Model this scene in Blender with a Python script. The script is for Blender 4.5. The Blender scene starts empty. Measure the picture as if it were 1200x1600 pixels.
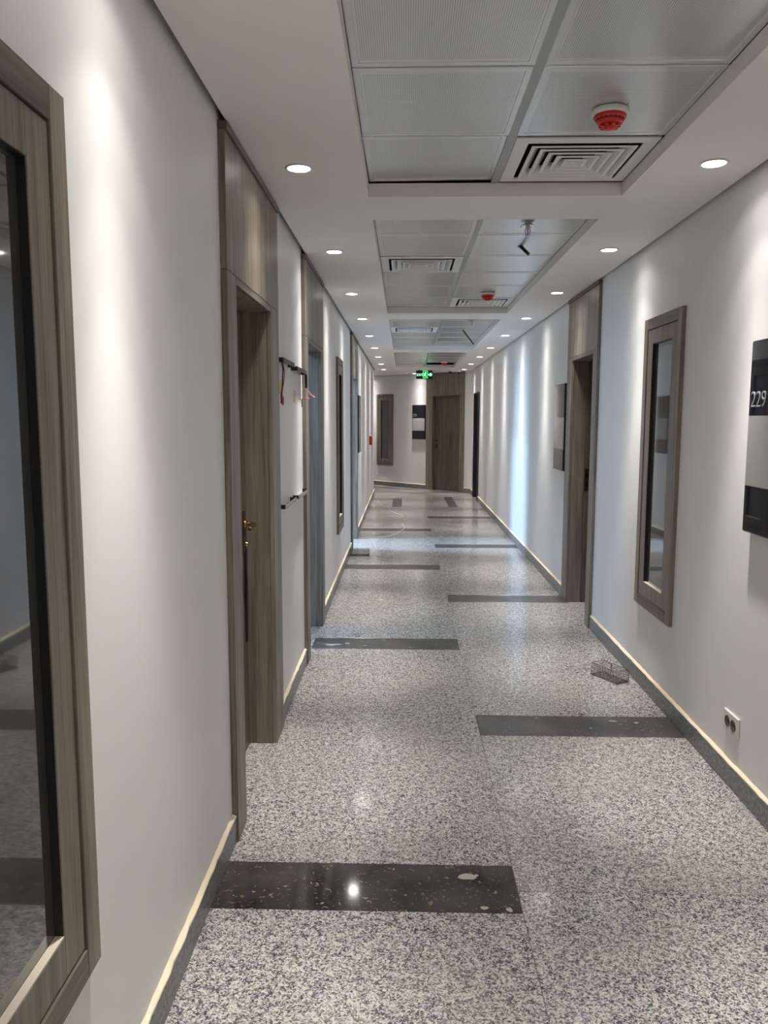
import bpy, bmesh, math, random
from mathutils import Vector, Matrix
random.seed(7)
S = bpy.context.scene
COL = S.collection
PI = math.pi

# ------------------------------------------------------------------ camera
EYE = Vector((0, 0, 1.6))
FPX, PITCH, YAW, ROLL = 1223.7, 0.11841, 0.02554, 0.00206
fw = Vector((-math.sin(YAW)*math.cos(PITCH), math.cos(YAW)*math.cos(PITCH), -math.sin(PITCH)))
r0 = Vector((math.cos(YAW), math.sin(YAW), 0)); u0 = r0.cross(fw)
rt = math.cos(ROLL)*r0 + math.sin(ROLL)*u0
up = -math.sin(ROLL)*r0 + math.cos(ROLL)*u0
cd = bpy.data.cameras.new('camera'); cam = bpy.data.objects.new('camera', cd); COL.objects.link(cam)
cd.sensor_fit = 'HORIZONTAL'; cd.sensor_width = 36; cd.lens = 36*FPX/1200
cd.clip_start = 0.02; cd.clip_end = 100
cam.matrix_world = Matrix(((rt.x, up.x, -fw.x, EYE.x), (rt.y, up.y, -fw.y, EYE.y),
                           (rt.z, up.z, -fw.z, EYE.z), (0, 0, 0, 1)))
S.camera = cam

# ------------------------------------------------------------------ world, exposure
wd = bpy.data.worlds.new('world'); S.world = wd; wd.use_nodes = True
bg = wd.node_tree.nodes['Background']
bg.inputs[0].default_value = (0.62, 0.76, 1.0, 1); bg.inputs[1].default_value = 0.6
S.view_settings.view_transform = 'Standard'; S.view_settings.look = 'None'
S.view_settings.gamma = 1; S.view_settings.use_curve_mapping = False
S.view_settings.exposure = 0.0
DOWN_W = 264.0            # watts of each downlight's spot
DOWN_COL = (1.0, 0.965, 0.92)
PROFILE = [(72, 0.0), (50, .014), (41, .022), (35, .056), (30, .078), (24, .115), (17, .28), (9, .84)]   # angle, relative intensity
SKY_W2, SKY_W3 = 26.0, 120.0     # daylight through the windows of the two open rooms
SKY_COL = (0.38, 0.64, 1.0)

W2 = (4.60, 5.70, 0.9, 2.3); W3 = (9.70, 10.60, 0.9, 2.72)    # outside windows of those rooms: y range, z range
def skylight(name, loc, sx, sy, watts):
    l = bpy.data.lights.new(name, 'AREA'); l.shape = 'RECTANGLE'; l.size = sx; l.size_y = sy
    l.energy = watts; l.color = SKY_COL; l.spread = math.radians(120)
    o = bpy.data.objects.new(name, l); COL.objects.link(o); o.location = loc
    o.rotation_euler = (PI/2, 0, -PI/2)          # shines towards +x
    return o
skylight('window_daylight', (-4.45, sum(W2[:2])/2, 1.6), 1.0, 1.4, SKY_W2)
skylight('window_daylight', (-4.85, sum(W3[:2])/2, 1.8), 0.8, 1.8, SKY_W3)
lp = skylight('added_blue_lamp', (-2.0, 4.62, 2.85), 0.4, 0.4, 20.0); lp.rotation_euler = (math.radians(20), math.radians(-30), 0)  # unseen lamp, added to throw blue light on the door frame
lp = skylight('added_blue_lamp', (-2.9, 10.0, 2.87), 0.5, 0.5, 190.0); lp.rotation_euler = (0, math.radians(-25), 0)  # unseen lamp, added for the blue patch on the corridor floor

# ------------------------------------------------------------------ key sizes
XL, XR, H = -0.645, 1.445, 2.617     # wall faces, ceiling height
TZ = H + 0.058                       # level of the metal ceiling tiles
DA = Vector((1.445, 16.95, 0))       # corner where the slanting end wall meets the right wall

# ------------------------------------------------------------------ materials
def mat(name):
    m = bpy.data.materials.new(name); m.use_nodes = True
    nt = m.node_tree; return m, nt, nt.nodes['Principled BSDF']
def N(nt, kind, **kw):
    n = nt.nodes.new(kind)
    for k, v in kw.items(): setattr(n, k, v)
    return n
def lin(c):
    return tuple(((v/255+0.055)/1.055)**2.4 if v/255 > 0.04045 else v/255/12.92 for v in c) + (1,)
def plain(name, col, rough=0.5, metal=0.0, emit=None, es=0, spec=0.5, coat=0):
    m, nt, b = mat(name)
    b.inputs['Base Color'].default_value = col if len(col) == 4 else tuple(col)+(1,)
    b.inputs['Roughness'].default_value = rough; b.inputs['Metallic'].default_value = metal
    b.inputs['Specular IOR Level'].default_value = spec
    b.inputs['Coat Weight'].default_value = coat
    if emit:
        b.inputs['Emission Color'].default_value = tuple(emit)+(1,); b.inputs['Emission Strength'].default_value = es
    return m
def ramp(nt, stops, interp='LINEAR'):
    r = N(nt, 'ShaderNodeValToRGB'); r.color_ramp.interpolation = interp
    e = r.color_ramp.elements
    while len(e) < len(stops): e.new(0.5)
    for el, (p, c) in zip(e, stops): el.position = p; el.color = c
    return r
def coords(nt, kind='Object', scale=(1, 1, 1), rnd=0.0):
    tc = N(nt, 'ShaderNodeTexCoord'); mp = N(nt, 'ShaderNodeMapping'); mp.inputs['Scale'].default_value = scale
    nt.links.new(tc.outputs[kind], mp.inputs['Vector'])
    if rnd:
        oi = N(nt, 'ShaderNodeObjectInfo'); mu = N(nt, 'ShaderNodeMath', operation='MULTIPLY'); mu.inputs[1].default_value = rnd
        nt.links.new(oi.outputs['Random'], mu.inputs[0]); nt.links.new(mu.outputs[0], mp.inputs['Location'])
    return mp
def bump(nt, b, src, strength, dist=0.01):
    bp = N(nt, 'ShaderNodeBump'); bp.inputs['Strength'].default_value = strength; bp.inputs['Distance'].default_value = dist
    nt.links.new(src, bp.inputs['Height']); nt.links.new(bp.outputs[0], b.inputs['Normal'])

def paint(name, col, rough, spec=0.3):
    m, nt, b = mat(name)
    mp = coords(nt, 'Object', (1, 1, 1))
    n = N(nt, 'ShaderNodeTexNoise'); n.inputs['Scale'].default_value = 1.7; n.inputs['Detail'].default_value = 5
    nt.links.new(mp.outputs[0], n.inputs['Vector'])
    c2 = tuple(v*0.96 for v in col)
    r = ramp(nt, [(0.3, c2+(1,)), (0.7, tuple(col)+(1,))]); nt.links.new(n.outputs[0], r.inputs[0])
    nt.links.new(r.outputs[0], b.inputs['Base Color'])
    b.inputs['Roughness'].default_value = rough; b.inputs['Specular IOR Level'].default_value = spec
    n2 = N(nt, 'ShaderNodeTexNoise'); n2.inputs['Scale'].default_value = 40; n2.inputs['Detail'].default_value = 3
    nt.links.new(mp.outputs[0], n2.inputs['Vector']); bump(nt, b, n2.outputs[0], 0.06, 0.004)
    return m
M_WALL = paint('wall_paint', (0.86, 0.85, 0.835), 0.5)
M_CEIL = paint('ceiling_paint', (0.88, 0.865, 0.845), 0.5)
M_DARKROOM = plain('unlit_room', (0.10, 0.10, 0.10), 0.8)  # dark wall colour carries the room's lack of light
M_SHADE = plain('painted_shade', (0.008, 0.008, 0.008), 0.9)  # near-black paints in the shade above the tiles and inside the diffusers

def wood(name, dark, mid, light, horizontal=False, rough=0.42):
    m, nt, b = mat(name)
    sc = (26, 26, 1.1) if not horizontal else (1.1, 26, 26)
    mp = coords(nt, 'Object', sc, 37.0)
    n = N(nt, 'ShaderNodeTexNoise'); n.inputs['Scale'].default_value = 1.0; n.inputs['Detail'].default_value = 8
    n.inputs['Roughness'].default_value = 0.62; n.inputs['Distortion'].default_value = 0.5
    nt.links.new(mp.outputs[0], n.inputs['Vector'])
    r = ramp(nt, [(0.30, lin(dark)), (0.5, lin(mid)), (0.72, lin(light))]); nt.links.new(n.outputs[0], r.inputs[0])
    sc2 = (160, 160, 5) if not horizontal else (5, 160, 160)
    mp2 = coords(nt, 'Object', sc2, 11.0)
    n2 = N(nt, 'ShaderNodeTexNoise'); n2.inputs['Scale'].default_value = 1.0; n2.inputs['Detail'].default_value = 3
    nt.links.new(mp2.outputs[0], n2.inputs['Vector'])
    r2 = ramp(nt, [(0.35, (0.72, 0.72, 0.72, 1)), (0.6, (1, 1, 1, 1))]); nt.links.new(n2.outputs[0], r2.inputs[0])
    mx = N(nt, 'ShaderNodeMixRGB', blend_type='MULTIPLY'); mx.inputs[0].default_value = 0.8
    nt.links.new(r.outputs[0], mx.inputs[1]); nt.links.new(r2.outputs[0], mx.inputs[2])
    nt.links.new(mx.outputs[0], b.inputs['Base Color'])
    b.inputs['Roughness'].default_value = rough; b.inputs['Specular IOR Level'].default_value = 0.5
    bump(nt, b, n2.outputs[0], 0.12, 0.002)
    return m
M_WOOD = wood('grey_oak', (98, 88, 77), (134, 123, 110), (160, 149, 135))
M_WOODH = wood('grey_oak_rail', (84, 74, 66), (112, 101, 91), (138, 127, 115), True)
M_LEAF = wood('brown_oak_leaf', (78, 68, 58), (106, 96, 84), (128, 118, 106))
M_SILL = plain('pale_edge', lin((214, 204, 186)), 0.6)

def granite(name):
    m, nt, b = mat(name)
    mp = coords(nt, 'Object', (1, 1, 1), 61.0)
    nz = N(nt, 'ShaderNodeTexNoise'); nz.inputs['Scale'].default_value = 60; nz.inputs['Detail'].default_value = 2
    nt.links.new(mp.outputs[0], nz.inputs['Vector'])
    mxv = N(nt, 'ShaderNodeMixRGB', blend_type='ADD'); mxv.inputs[0].default_value = 0.012
    nt.links.new(mp.outputs[0], mxv.inputs[1]); nt.links.new(nz.outputs['Color'], mxv.inputs[2])
    v = N(nt, 'ShaderNodeTexVoronoi', feature='F1'); v.inputs['Scale'].default_value = 215
    nt.links.new(mxv.outputs[0], v.inputs['Vector'])
    sp = N(nt, 'ShaderNodeSeparateColor'); nt.links.new(v.outputs['Color'], sp.inputs[0])
    n3 = N(nt, 'ShaderNodeTexNoise'); n3.inputs['Scale'].default_value = 45; n3.inputs['Detail'].default_value = 4
    nt.links.new(mp.outputs[0], n3.inputs['Vector'])
    mm = N(nt, 'ShaderNodeMath', operation='MULTIPLY_ADD'); mm.inputs[1].default_value = 1.0; mm.inputs[2].default_value = -0.5
    nt.links.new(n3.outputs[0], mm.inputs[0])
    ad = N(nt, 'ShaderNodeMath', operation='ADD'); nt.links.new(sp.outputs[0], ad.inputs[0]); nt.links.new(mm.outputs[0], ad.inputs[1])
    r = ramp(nt, [(0.06, lin((64, 63, 70))), (0.26, lin((114, 112, 116))), (0.52, lin((164, 161, 158))), (0.88, lin((212, 207, 198)))])
    nt.links.new(ad.outputs[0], r.inputs[0])
    # pale dust and tiny dried paint specks
    n4 = N(nt, 'ShaderNodeTexNoise'); n4.inputs['Scale'].default_value = 2.2; n4.inputs['Detail'].default_value = 6
    nt.links.new(mp.outputs[0], n4.inputs['Vector'])
    r4 = ramp(nt, [(0.45, (0, 0, 0, 1)), (0.75, (0.30, 0.30, 0.30, 1))]); nt.links.new(n4.outputs[0], r4.inputs[0])
    mx = N(nt, 'ShaderNodeMixRGB'); nt.links.new(r4.outputs[0], mx.inputs[0]); nt.links.new(r.outputs[0], mx.inputs[1])
    mx.inputs[2].default_value = lin((168, 162, 150))
    v5 = N(nt, 'ShaderNodeTexVoronoi', feature='F1'); v5.inputs['Scale'].default_value = 4.5
    nt.links.new(mp.outputs[0], v5.inputs['Vector'])
    r5 = ramp(nt, [(0.035, (1, 1, 1, 1)), (0.05, (0, 0, 0, 1))]); nt.links.new(v5.outputs['Distance'], r5.inputs[0])
    mx5 = N(nt, 'ShaderNodeMixRGB'); nt.links.new(r5.outputs[0], mx5.inputs[0]); nt.links.new(mx.outputs[0], mx5.inputs[1])
    mx5.inputs[2].default_value = lin((205, 200, 190))
    nt.links.new(mx5.outputs[0], b.inputs['Base Color'])
    rr = ramp(nt, [(0.3, (0.10, 0.10, 0.10, 1)), (0.75, (0.28, 0.28, 0.28, 1))]); nt.links.new(n4.outputs[0], rr.inputs[0])
    nt.links.new(rr.outputs[0], b.inputs['Roughness'])
    b.inputs['Specular IOR Level'].default_value = 0.5
    return m
M_GRAN = granite('grey_granite')
def galaxy(name, base=(43, 43, 43), rough=0.07, dust=0.42):
    m, nt, b = mat(name)
    mp = coords(nt, 'Object', (1, 1, 1), 23.0)
    nf = N(nt, 'ShaderNodeTexNoise'); nf.inputs['Scale'].default_value = 62; nf.inputs['Detail'].default_value = 1.5; nf.inputs['Distortion'].default_value = 0.6
    nt.links.new(mp.outputs[0], nf.inputs['Vector'])
    rf = ramp(nt, [(0.61, (0, 0, 0, 1)), (0.68, (1, 1, 1, 1))]); nt.links.new(nf.outputs[0], rf.inputs[0])
    nc = N(nt, 'ShaderNodeTexNoise'); nc.inputs['Scale'].default_value = 23; nc.inputs['Detail'].default_value = 2
    nt.links.new(mp.outputs[0], nc.inputs['Vector'])
    rc = ramp(nt, [(0.40, lin((74, 62, 48))), (0.55, lin((122, 102, 76))), (0.66, lin((178, 164, 140)))]); nt.links.new(nc.outputs[0], rc.inputs[0])
    mx = N(nt, 'ShaderNodeMixRGB'); nt.links.new(rf.outputs[0], mx.inputs[0]); mx.inputs[1].default_value = lin(base)
    nt.links.new(rc.outputs[0], mx.inputs[2])
    n4 = N(nt, 'ShaderNodeTexNoise'); n4.inputs['Scale'].default_value = 5; n4.inputs['Detail'].default_value = 6
    nt.links.new(mp.outputs[0], n4.inputs['Vector'])
    r4 = ramp(nt, [(0.36, (0.02, 0.02, 0.02, 1)), (0.75, (dust, dust, dust, 1))]); nt.links.new(n4.outputs[0], r4.inputs[0])
    mx2 = N(nt, 'ShaderNodeMixRGB'); nt.links.new(r4.outputs[0], mx2.inputs[0]); nt.links.new(mx.outputs[0], mx2.inputs[1])
    mx2.inputs[2].default_value = lin((120, 114, 106))
    nt.links.new(mx2.outputs[0], b.inputs['Base Color'])
    b.inputs['Roughness'].default_value = rough
    return m
M_DARK = galaxy('black_granite')
M_DARKD = galaxy('dusty_black_granite', (62, 63, 65), 0.30, 0.5)
def skirt(name):
    m, nt, b = mat(name)
    mp = coords(nt, 'Object', (1, 1, 1), 5.0)
    n = N(nt, 'ShaderNodeTexNoise'); n.inputs['Scale'].default_value = 70; n.inputs['Detail'].default_value = 5
    nt.links.new(mp.outputs[0], n.inputs['Vector'])
    r = ramp(nt, [(0.35, lin((94, 97, 97))), (0.65, lin((148, 150, 147)))]); nt.links.new(n.outputs[0], r.inputs[0])
    nt.links.new(r.outputs[0], b.inputs['Base Color']); b.inputs['Roughness'].default_value = 0.35
    return m
M_SKIRT = skirt('skirting_granite')
M_MORTAR = plain('cream_mortar', lin((242, 226, 198)), 0.85)
M_GROUT = plain('grout', lin((150, 146, 138)), 0.9)
M_STAIN = plain('dried_plaster', lin((176, 172, 164)), 0.8)

def tile_metal(name, perforated=True):
    m, nt, b = mat(name)
    mp = coords(nt, 'Object', (1, 1, 1))
    n = N(nt, 'ShaderNodeTexNoise'); n.inputs['Scale'].default_value = 3.0; n.inputs['Detail'].default_value = 3
    mpr = coords(nt, 'Object', (1, 1, 1), 17.0); nt.links.new(mpr.outputs[0], n.inputs['Vector'])
    base = N(nt, 'ShaderNodeMixRGB'); nt.links.new(n.outputs[0], base.inputs[0])
    base.inputs[1].default_value = (0.64, 0.65, 0.65, 1); base.inputs[2].default_value = (0.75, 0.76, 0.76, 1)
    col = base.outputs[0]
    if perforated:
        sx = N(nt, 'ShaderNodeSeparateXYZ'); nt.links.new(mp.outputs[0], sx.inputs[0])
        def wave(ax):
            a = N(nt, 'ShaderNodeMath', operation='MULTIPLY'); a.inputs[1].default_value = 2*PI/0.0064
            nt.links.new(sx.outputs[ax], a.inputs[0])
            s = N(nt, 'ShaderNodeMath', operation='SINE'); nt.links.new(a.outputs[0], s.inputs[0]); return s.outputs[0]
        pr = N(nt, 'ShaderNodeMath', operation='ADD'); nt.links.new(wave(0), pr.inputs[0]); nt.links.new(wave(1), pr.inputs[1])
        rp = ramp(nt, [(0.35, (0, 0, 0, 1)), (0.8, (1, 1, 1, 1))])
        h2 = N(nt, 'ShaderNodeMath', operation='MULTIPLY_ADD'); h2.inputs[1].default_value = 0.5; h2.inputs[2].default_value = 0.0
        nt.links.new(pr.outputs[0], h2.inputs[0]); nt.links.new(h2.outputs[0], rp.inputs[0])
        def inside(ax):
            a = N(nt, 'ShaderNodeMath', operation='ABSOLUTE'); nt.links.new(sx.outputs[ax], a.inputs[0])
            l = N(nt, 'ShaderNodeMath', operation='LESS_THAN'); l.inputs[1].default_value = 0.252; nt.links.new(a.outputs[0], l.inputs[0]); return l.outputs[0]
        k = N(nt, 'ShaderNodeMath', operation='MULTIPLY'); nt.links.new(inside(0), k.inputs[0]); nt.links.new(inside(1), k.inputs[1])
        k2 = N(nt, 'ShaderNodeMath', operation='MULTIPLY'); nt.links.new(k.outputs[0], k2.inputs[0]); nt.links.new(rp.outputs[0], k2.inputs[1])
        mx = N(nt, 'ShaderNodeMixRGB'); nt.links.new(k2.outputs[0], mx.inputs[0]); nt.links.new(col, mx.inputs[1])
        mx.inputs[2].default_value = (0.15, 0.155, 0.155, 1); col = mx.outputs[0]
    nt.links.new(col, b.inputs['Base Color'])
    b.inputs['Metallic'].default_value = 0.5; b.inputs['Roughness'].default_value = 0.27
    n2 = N(nt, 'ShaderNodeTexNoise'); n2.inputs['Scale'].default_value = 2.5; n2.inputs['Detail'].default_value = 2
    nt.links.new(mpr.outputs[0], n2.inputs['Vector']); bump(nt, b, n2.outputs[0], 0.12, 0.01)
    return m
M_TILE = tile_metal('perforated_metal_tile')
M_TEE = plain('grey_tee', (0.40, 0.42, 0.42), 0.4, 0.3)
M_DIFF = plain('white_enamel', (0.80, 0.80, 0.79), 0.4)
M_BLACK = plain('black_plastic', (0.012, 0.012, 0.014), 0.4)
M_RAIL = plain('black_rail', (0.008, 0.008, 0.009), 0.4)
M_TRAY = plain('silver_tray', (0.55, 0.53, 0.50), 0.25, 0.9)
M_RED = plain('red_plastic', lin((205, 38, 24)), 0.3)
M_REDWIRE = plain('red_wire', lin((140, 24, 28)), 0.5)
M_PINKWIRE = plain('pink_wire', lin((214, 120, 116)), 0.5)
M_YELLOW = plain('yellow_tape', lin((216, 200, 130)), 0.7)
M_WHITE = plain('white_plastic', (0.78, 0.77, 0.74), 0.4)
M_CHROME = plain('chrome', (0.75, 0.74, 0.72), 0.15, 1.0)
M_STEELD = plain('dull_steel', (0.42, 0.42, 0.42), 0.3, 0.9)
M_BRASS = plain('bronze_handle', (0.36, 0.25, 0.13), 0.22, 1.0)
M_BRONZE = plain('dark_bronze_plate', (0.10, 0.06, 0.03), 0.35, 0.8)
M_GLASS = plain('dark_glass', (0.055, 0.055, 0.054), 0.05, 0.0, spec=1.0, coat=1.0)
M_SBLACK = plain('glossy_black_glass', (0.006, 0.007, 0.012), 0.03, 0.0, spec=0.6, coat=0.35)
M_SGREY = plain('glossy_grey_panel', lin((166, 165, 163)), 0.06, spec=0.8, coat=0.6)
M_SEDGE = plain('sign_edge', (0.008, 0.008, 0.010), 0.3)
M_DIGIT = plain('silver_digits', lin((158, 159, 160)), 0.35)
M_LENS = plain('lamp_lens', (1, 1, 1), 0.5, emit=(1, 0.98, 0.95), es=14)
M_TRIM = plain('lamp_ring', (0.85, 0.84, 0.82), 0.35)
M_GREEN = plain('green_lit', (0.0, 0.2, 0.03), 0.5, emit=(0.02, 1.0, 0.16), es=1.6)
M_GREENW = plain('pale_green_lit', (0.2, 0.6, 0.3), 0.5, emit=(0.35, 1.0, 0.50), es=2.2)
M_GREEND = plain('green_dim_lit', (0, 0.03, 0.01), 0.5, emit=(0.01, 0.30, 0.05), es=0.5)
M_CABLEW = plain('white_cable', lin((226, 218, 202)), 0.6)
M_RUST = plain('brown_wire', lin((104, 92, 80)), 0.5, 0.4)
M_CAMDOME = plain('smoked_dome', (0.01, 0.01, 0.012), 0.08)
M_DKFRAME = plain('charcoal_frame', (0.035, 0.037, 0.042), 0.45)
M_DKLEAF = plain('shaded_opening_leaf', (0.03, 0.031, 0.034), 0.5)  # near-black colour paints the shade of a dark, open doorway
M_SOCK = plain('socket_well', lin((92, 80, 66)), 0.6)

# ------------------------------------------------------------------ mesh helpers
class MB:
    def __init__(s): s.bm = bmesh.new()
    def box(s, x0, x1, y0, y1, z0, z1, bev=0.0):
        t = bmesh.new()
        bmesh.ops.create_cube(t, size=1)
        for v in t.verts:
            v.co = Vector(((x0+x1)/2+v.co.x*(x1-x0), (y0+y1)/2+v.co.y*(y1-y0), (z0+z1)/2+v.co.z*(z1-z0)))
        if bev: bmesh.ops.bevel(t, geom=t.edges[:], offset=bev, segments=1, affect='EDGES')
        return s.add(t)
    def add(s, t, mtx=None):
        if mtx: bmesh.ops.transform(t, matrix=mtx, verts=t.verts)
        me = bpy.data.meshes.new('tmp'); t.to_mesh(me); t.free()
        s.bm.from_mesh(me); bpy.data.meshes.remove(me); return s
    def prism(s, pts, z0, z1):
        a = [s.bm.verts.new((p[0], p[1], z0)) for p in pts]; b = [s.bm.verts.new((p[0], p[1], z1)) for p in pts]
        s.bm.faces.new(a[::-1]); s.bm.faces.new(b); n = len(pts)
        for i in range(n): s.bm.faces.new((a[i], a[(i+1) % n], b[(i+1) % n], b[i]))
        bmesh.ops.recalc_face_normals(s.bm, faces=s.bm.faces); return s
    def lathe(s, prof, seg=24, axis=Vector((0, 0, 1)), at=(0, 0, 0)):
        t = bmesh.new(); rings = []
        for r, z in prof:
            if r < 1e-6: rings.append([t.verts.new((0, 0, z))])
            else: rings.append([t.verts.new((r*math.cos(2*PI*i/seg), r*math.sin(2*PI*i/seg), z)) for i in range(seg)])
        for A, B in zip(rings, rings[1:]):
            for i in range(seg):
                j = (i+1) % seg
                if len(A) == 1 and len(B) == 1: continue
                if len(A) == 1: t.faces.new((A[0], B[j], B[i]))
                elif len(B) == 1: t.faces.new((A[i], A[j], B[0]))
                else: t.faces.new((A[i], A[j], B[j], B[i]))
        bmesh.ops.recalc_face_normals(t, faces=t.faces)
        for f in t.faces: f.smooth = True
        q = Vector((0, 0, 1)).rotation_difference(Vector(axis))
        return s.add(t, Matrix.Translation(at) @ q.to_matrix().to_4x4())
    def tube(s, pts, r, seg=8):
        t = bmesh.new(); pts = [Vector(p) for p in pts]; rings = []
        ref = Vector((0.31, 0.17, 0.93))
        for i, p in enumerate(pts):
            d = (pts[min(i+1, len(pts)-1)]-pts[max(i-1, 0)]).normalized()
            a = d.cross(ref)
            if a.length < 0.05: a = d.cross(Vector((1, 0, 0)))
            a.normalize(); b = d.cross(a)
            rings.append([t.verts.new(p+r*(math.cos(2*PI*k/seg)*a+math.sin(2*PI*k/seg)*b)) for k in range(seg)])
        for A, B in zip(rings, rings[1:]):
            for k in range(seg): t.faces.new((A[k], A[(k+1) % seg], B[(k+1) % seg], B[k]))
        t.faces.new(rings[0]); t.faces.new(rings[-1][::-1])
        bmesh.ops.recalc_face_normals(t, faces=t.faces)
        for f in t.faces: f.smooth = len(f.verts) == 4
        return s.add(t)
    def build(s, name, m, parent=None, loc=None, rz=0):
        me = bpy.data.meshes.new(name); s.bm.to_mesh(me); s.bm.free()
        me.materials.append(m)
        o = bpy.data.objects.new(name, me); COL.objects.link(o)
        if parent: o.parent = parent
        if loc is not None: o.location = loc
        if rz: o.rotation_euler.z = rz
        return o
def B(*a, **k): return MB().box(*a, **k)
def spline(pts, n=6):
    P = [Vector(p) for p in pts]; out = []
    for i in range(len(P)-1):
        p0, p1, p2, p3 = P[max(i-1, 0)], P[i], P[i+1], P[min(i+2, len(P)-1)]
        for k in range(n):
            t = k/n
            out.append(0.5*((2*p1)+(p2-p0)*t+(2*p0-5*p1+4*p2-p3)*t*t+(3*p1-p0-3*p2+p3)*t**3))
    return out+[P[-1]]
def tag(o, label=None, cat=None, group=None, kind=None):
    if label: o['label'] = label
    if cat: o['category'] = cat
    if group: o['group'] = group
    if kind: o['kind'] = kind
    return o
def empty(name, loc, rz=0):
    o = bpy.data.objects.new(name, None); COL.objects.link(o); o.location = loc; o.rotation_euler.z = rz
    o.empty_display_size = 0.1; return o
def copy_tree(o, parent=None):
    c = o.copy(); COL.objects.link(c); c.parent = parent
    for ch in list(o.children): copy_tree(ch, c)
    return c
def struct(o, label=None):
    o['kind'] = 'structure'
    if label: o['label'] = label
    return o
def text_mesh(txt, size, name, m, parent, loc, depth=0.0012, align='LEFT'):
    cu = bpy.data.curves.new('t', 'FONT'); cu.body = txt; cu.size = size; cu.extrude = depth; cu.offset = -0.0012 if size > .08 else 0; cu.align_x = align
    to = bpy.data.objects.new('t', cu); COL.objects.link(to)
    me = bpy.data.meshes.new_from_object(to.evaluated_get(bpy.context.evaluated_depsgraph_get()))
    bpy.data.objects.remove(to); bpy.data.curves.remove(cu)
    # text lies in x,y facing +z: stand it up so it faces local -y
    me.transform(Matrix.Rotation(PI/2, 4, 'X')); me.name = name
    me.materials.clear(); me.materials.append(m)
    o = bpy.data.objects.new(name, me); COL.objects.link(o); o.parent = parent; o.location = loc; return o
# wall frames: local x runs to the viewer's right along the wall, local y goes INTO the wall
def on_left(y): return (Vector((XL, y, 0)), PI/2)
def on_right(y): return (Vector((XR, y, 0)), -PI/2)
DDIR = Vector((-1, 1, 0)).normalized()
def on_end(s): return (DA+DDIR*s, -PI/4)
def pxray(px, py): return (fw+rt*((px-600)/FPX)-up*((py-800)/FPX))
def at_plane(px, py, ax, val):
    d = pxray(px, py); return EYE+d*((val-EYE[ax])/d[ax])

# ------------------------------------------------------------------ setting: walls
# doors: (first y, last y of frame, first y, last y of opening)
D1 = (2.80, 3.92, 2.95, 3.71); D2 = (4.97, 6.08, 5.12, 5.91); D3 = (9.40, 10.53, 9.57, 10.37)
DR = (5.92, 6.98, 6.05, 6.80); DRF = (15.22, 16.22, 15.28, 16.16)
OT = 2.09                                  # top of the door openings
WL1, WL2 = (0.86, 1.49), (7.45, 8.08); WR1 = (4.15, 4.78); WZ = (0.49, 2.18)
TOPW = 2.74
def wall_run(name, x0, x1, y0, y1, holes):
    """wall of boxes between holes (ya, yb, za, zb)"""
    m = MB(); y = y0
    for a, b, za, zb in sorted(holes):
        m.box(x0, x1, y, a, 0, TOPW)
        if za > 0: m.box(x0, x1, a, b, 0, za)
        m.box(x0, x1, a, b, zb, TOPW); y = b
    m.box(x0, x1, y, y1, 0, TOPW)
    return struct(m.build(name, M_WALL))
J = 0.028; WT = 0.15
def wh(w): return (w[0]+0.05, w[1]-0.05, WZ[0]+0.05, WZ[1]-0.05)
wall_run('wall_left', XL-WT, XL, -4, 16.70, [(d[2]-J, d[3]+J, 0, OT+J) for d in (D1, D2, D3)]+[wh(WL1), wh(WL2)])
wall_run('wall_right', XR, XR+WT, -4, 16.95, [(DR[2]-J, DR[3]+J, 0, OT+J), (DRF[2]-J, DRF[3]+J, 0, 2.09+J), wh(WR1)])
struct(B(XL-WT, XR+WT, -4.2, -4, 0, TOPW).build('wall_back', M_WALL))
def diag_pts(s0, s1, t):
    n = Vector((1, 1, 0)).normalized(); a = DA+DDIR*s0; b = DA+DDIR*s1
    return [a[:2], b[:2], (b+n*t)[:2], (a+n*t)[:2]]
ED = (0.20, 1.33, 0.33, 1.13)            # frame and opening of the end door, measured along the slanting wall
EW = (2.41, 2.97)
m = MB()
def dbox(m, s0, s1, z0, z1, t=WT):
    m.prism(diag_pts(s0, s1, t), z0, z1)
dbox(m, 0.0, ED[2]-J, 0, TOPW); dbox(m, ED[2]-J, ED[3]+J, OT+J, TOPW); dbox(m, ED[3]+J, EW[0]+.05, 0, TOPW)
dbox(m, EW[0]+.05, EW[1]-.05, 0, WZ[0]+.05); dbox(m, EW[0]+.05, EW[1]-.05, WZ[1]-.05, TOPW); dbox(m, EW[1]-.05, 6.2, 0, TOPW)
struct(m.build('wall_end', M_WALL))
c0 = Vector((XL, 16.70, 0)); c1 = c0+DDIR*4.2; nn = Vector((-1, -1, 0)).normalized()*WT
struct(MB().prism([c0[:2], c1[:2], (c1+nn)[:2], (c0+nn)[:2]], 0, TOPW).build('wall_side', M_WALL))
e0 = c1-Vector((1, 1, 0)).normalized()*0.0; e1 = c1+Vector((1, 1, 0)).normalized()*1.66
struct(MB().prism([e0[:2], e1[:2], (e1+DDIR*.2)[:2], (e0+DDIR*.2)[:2]], 0, TOPW).build('wall_far', M_WALL))

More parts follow.
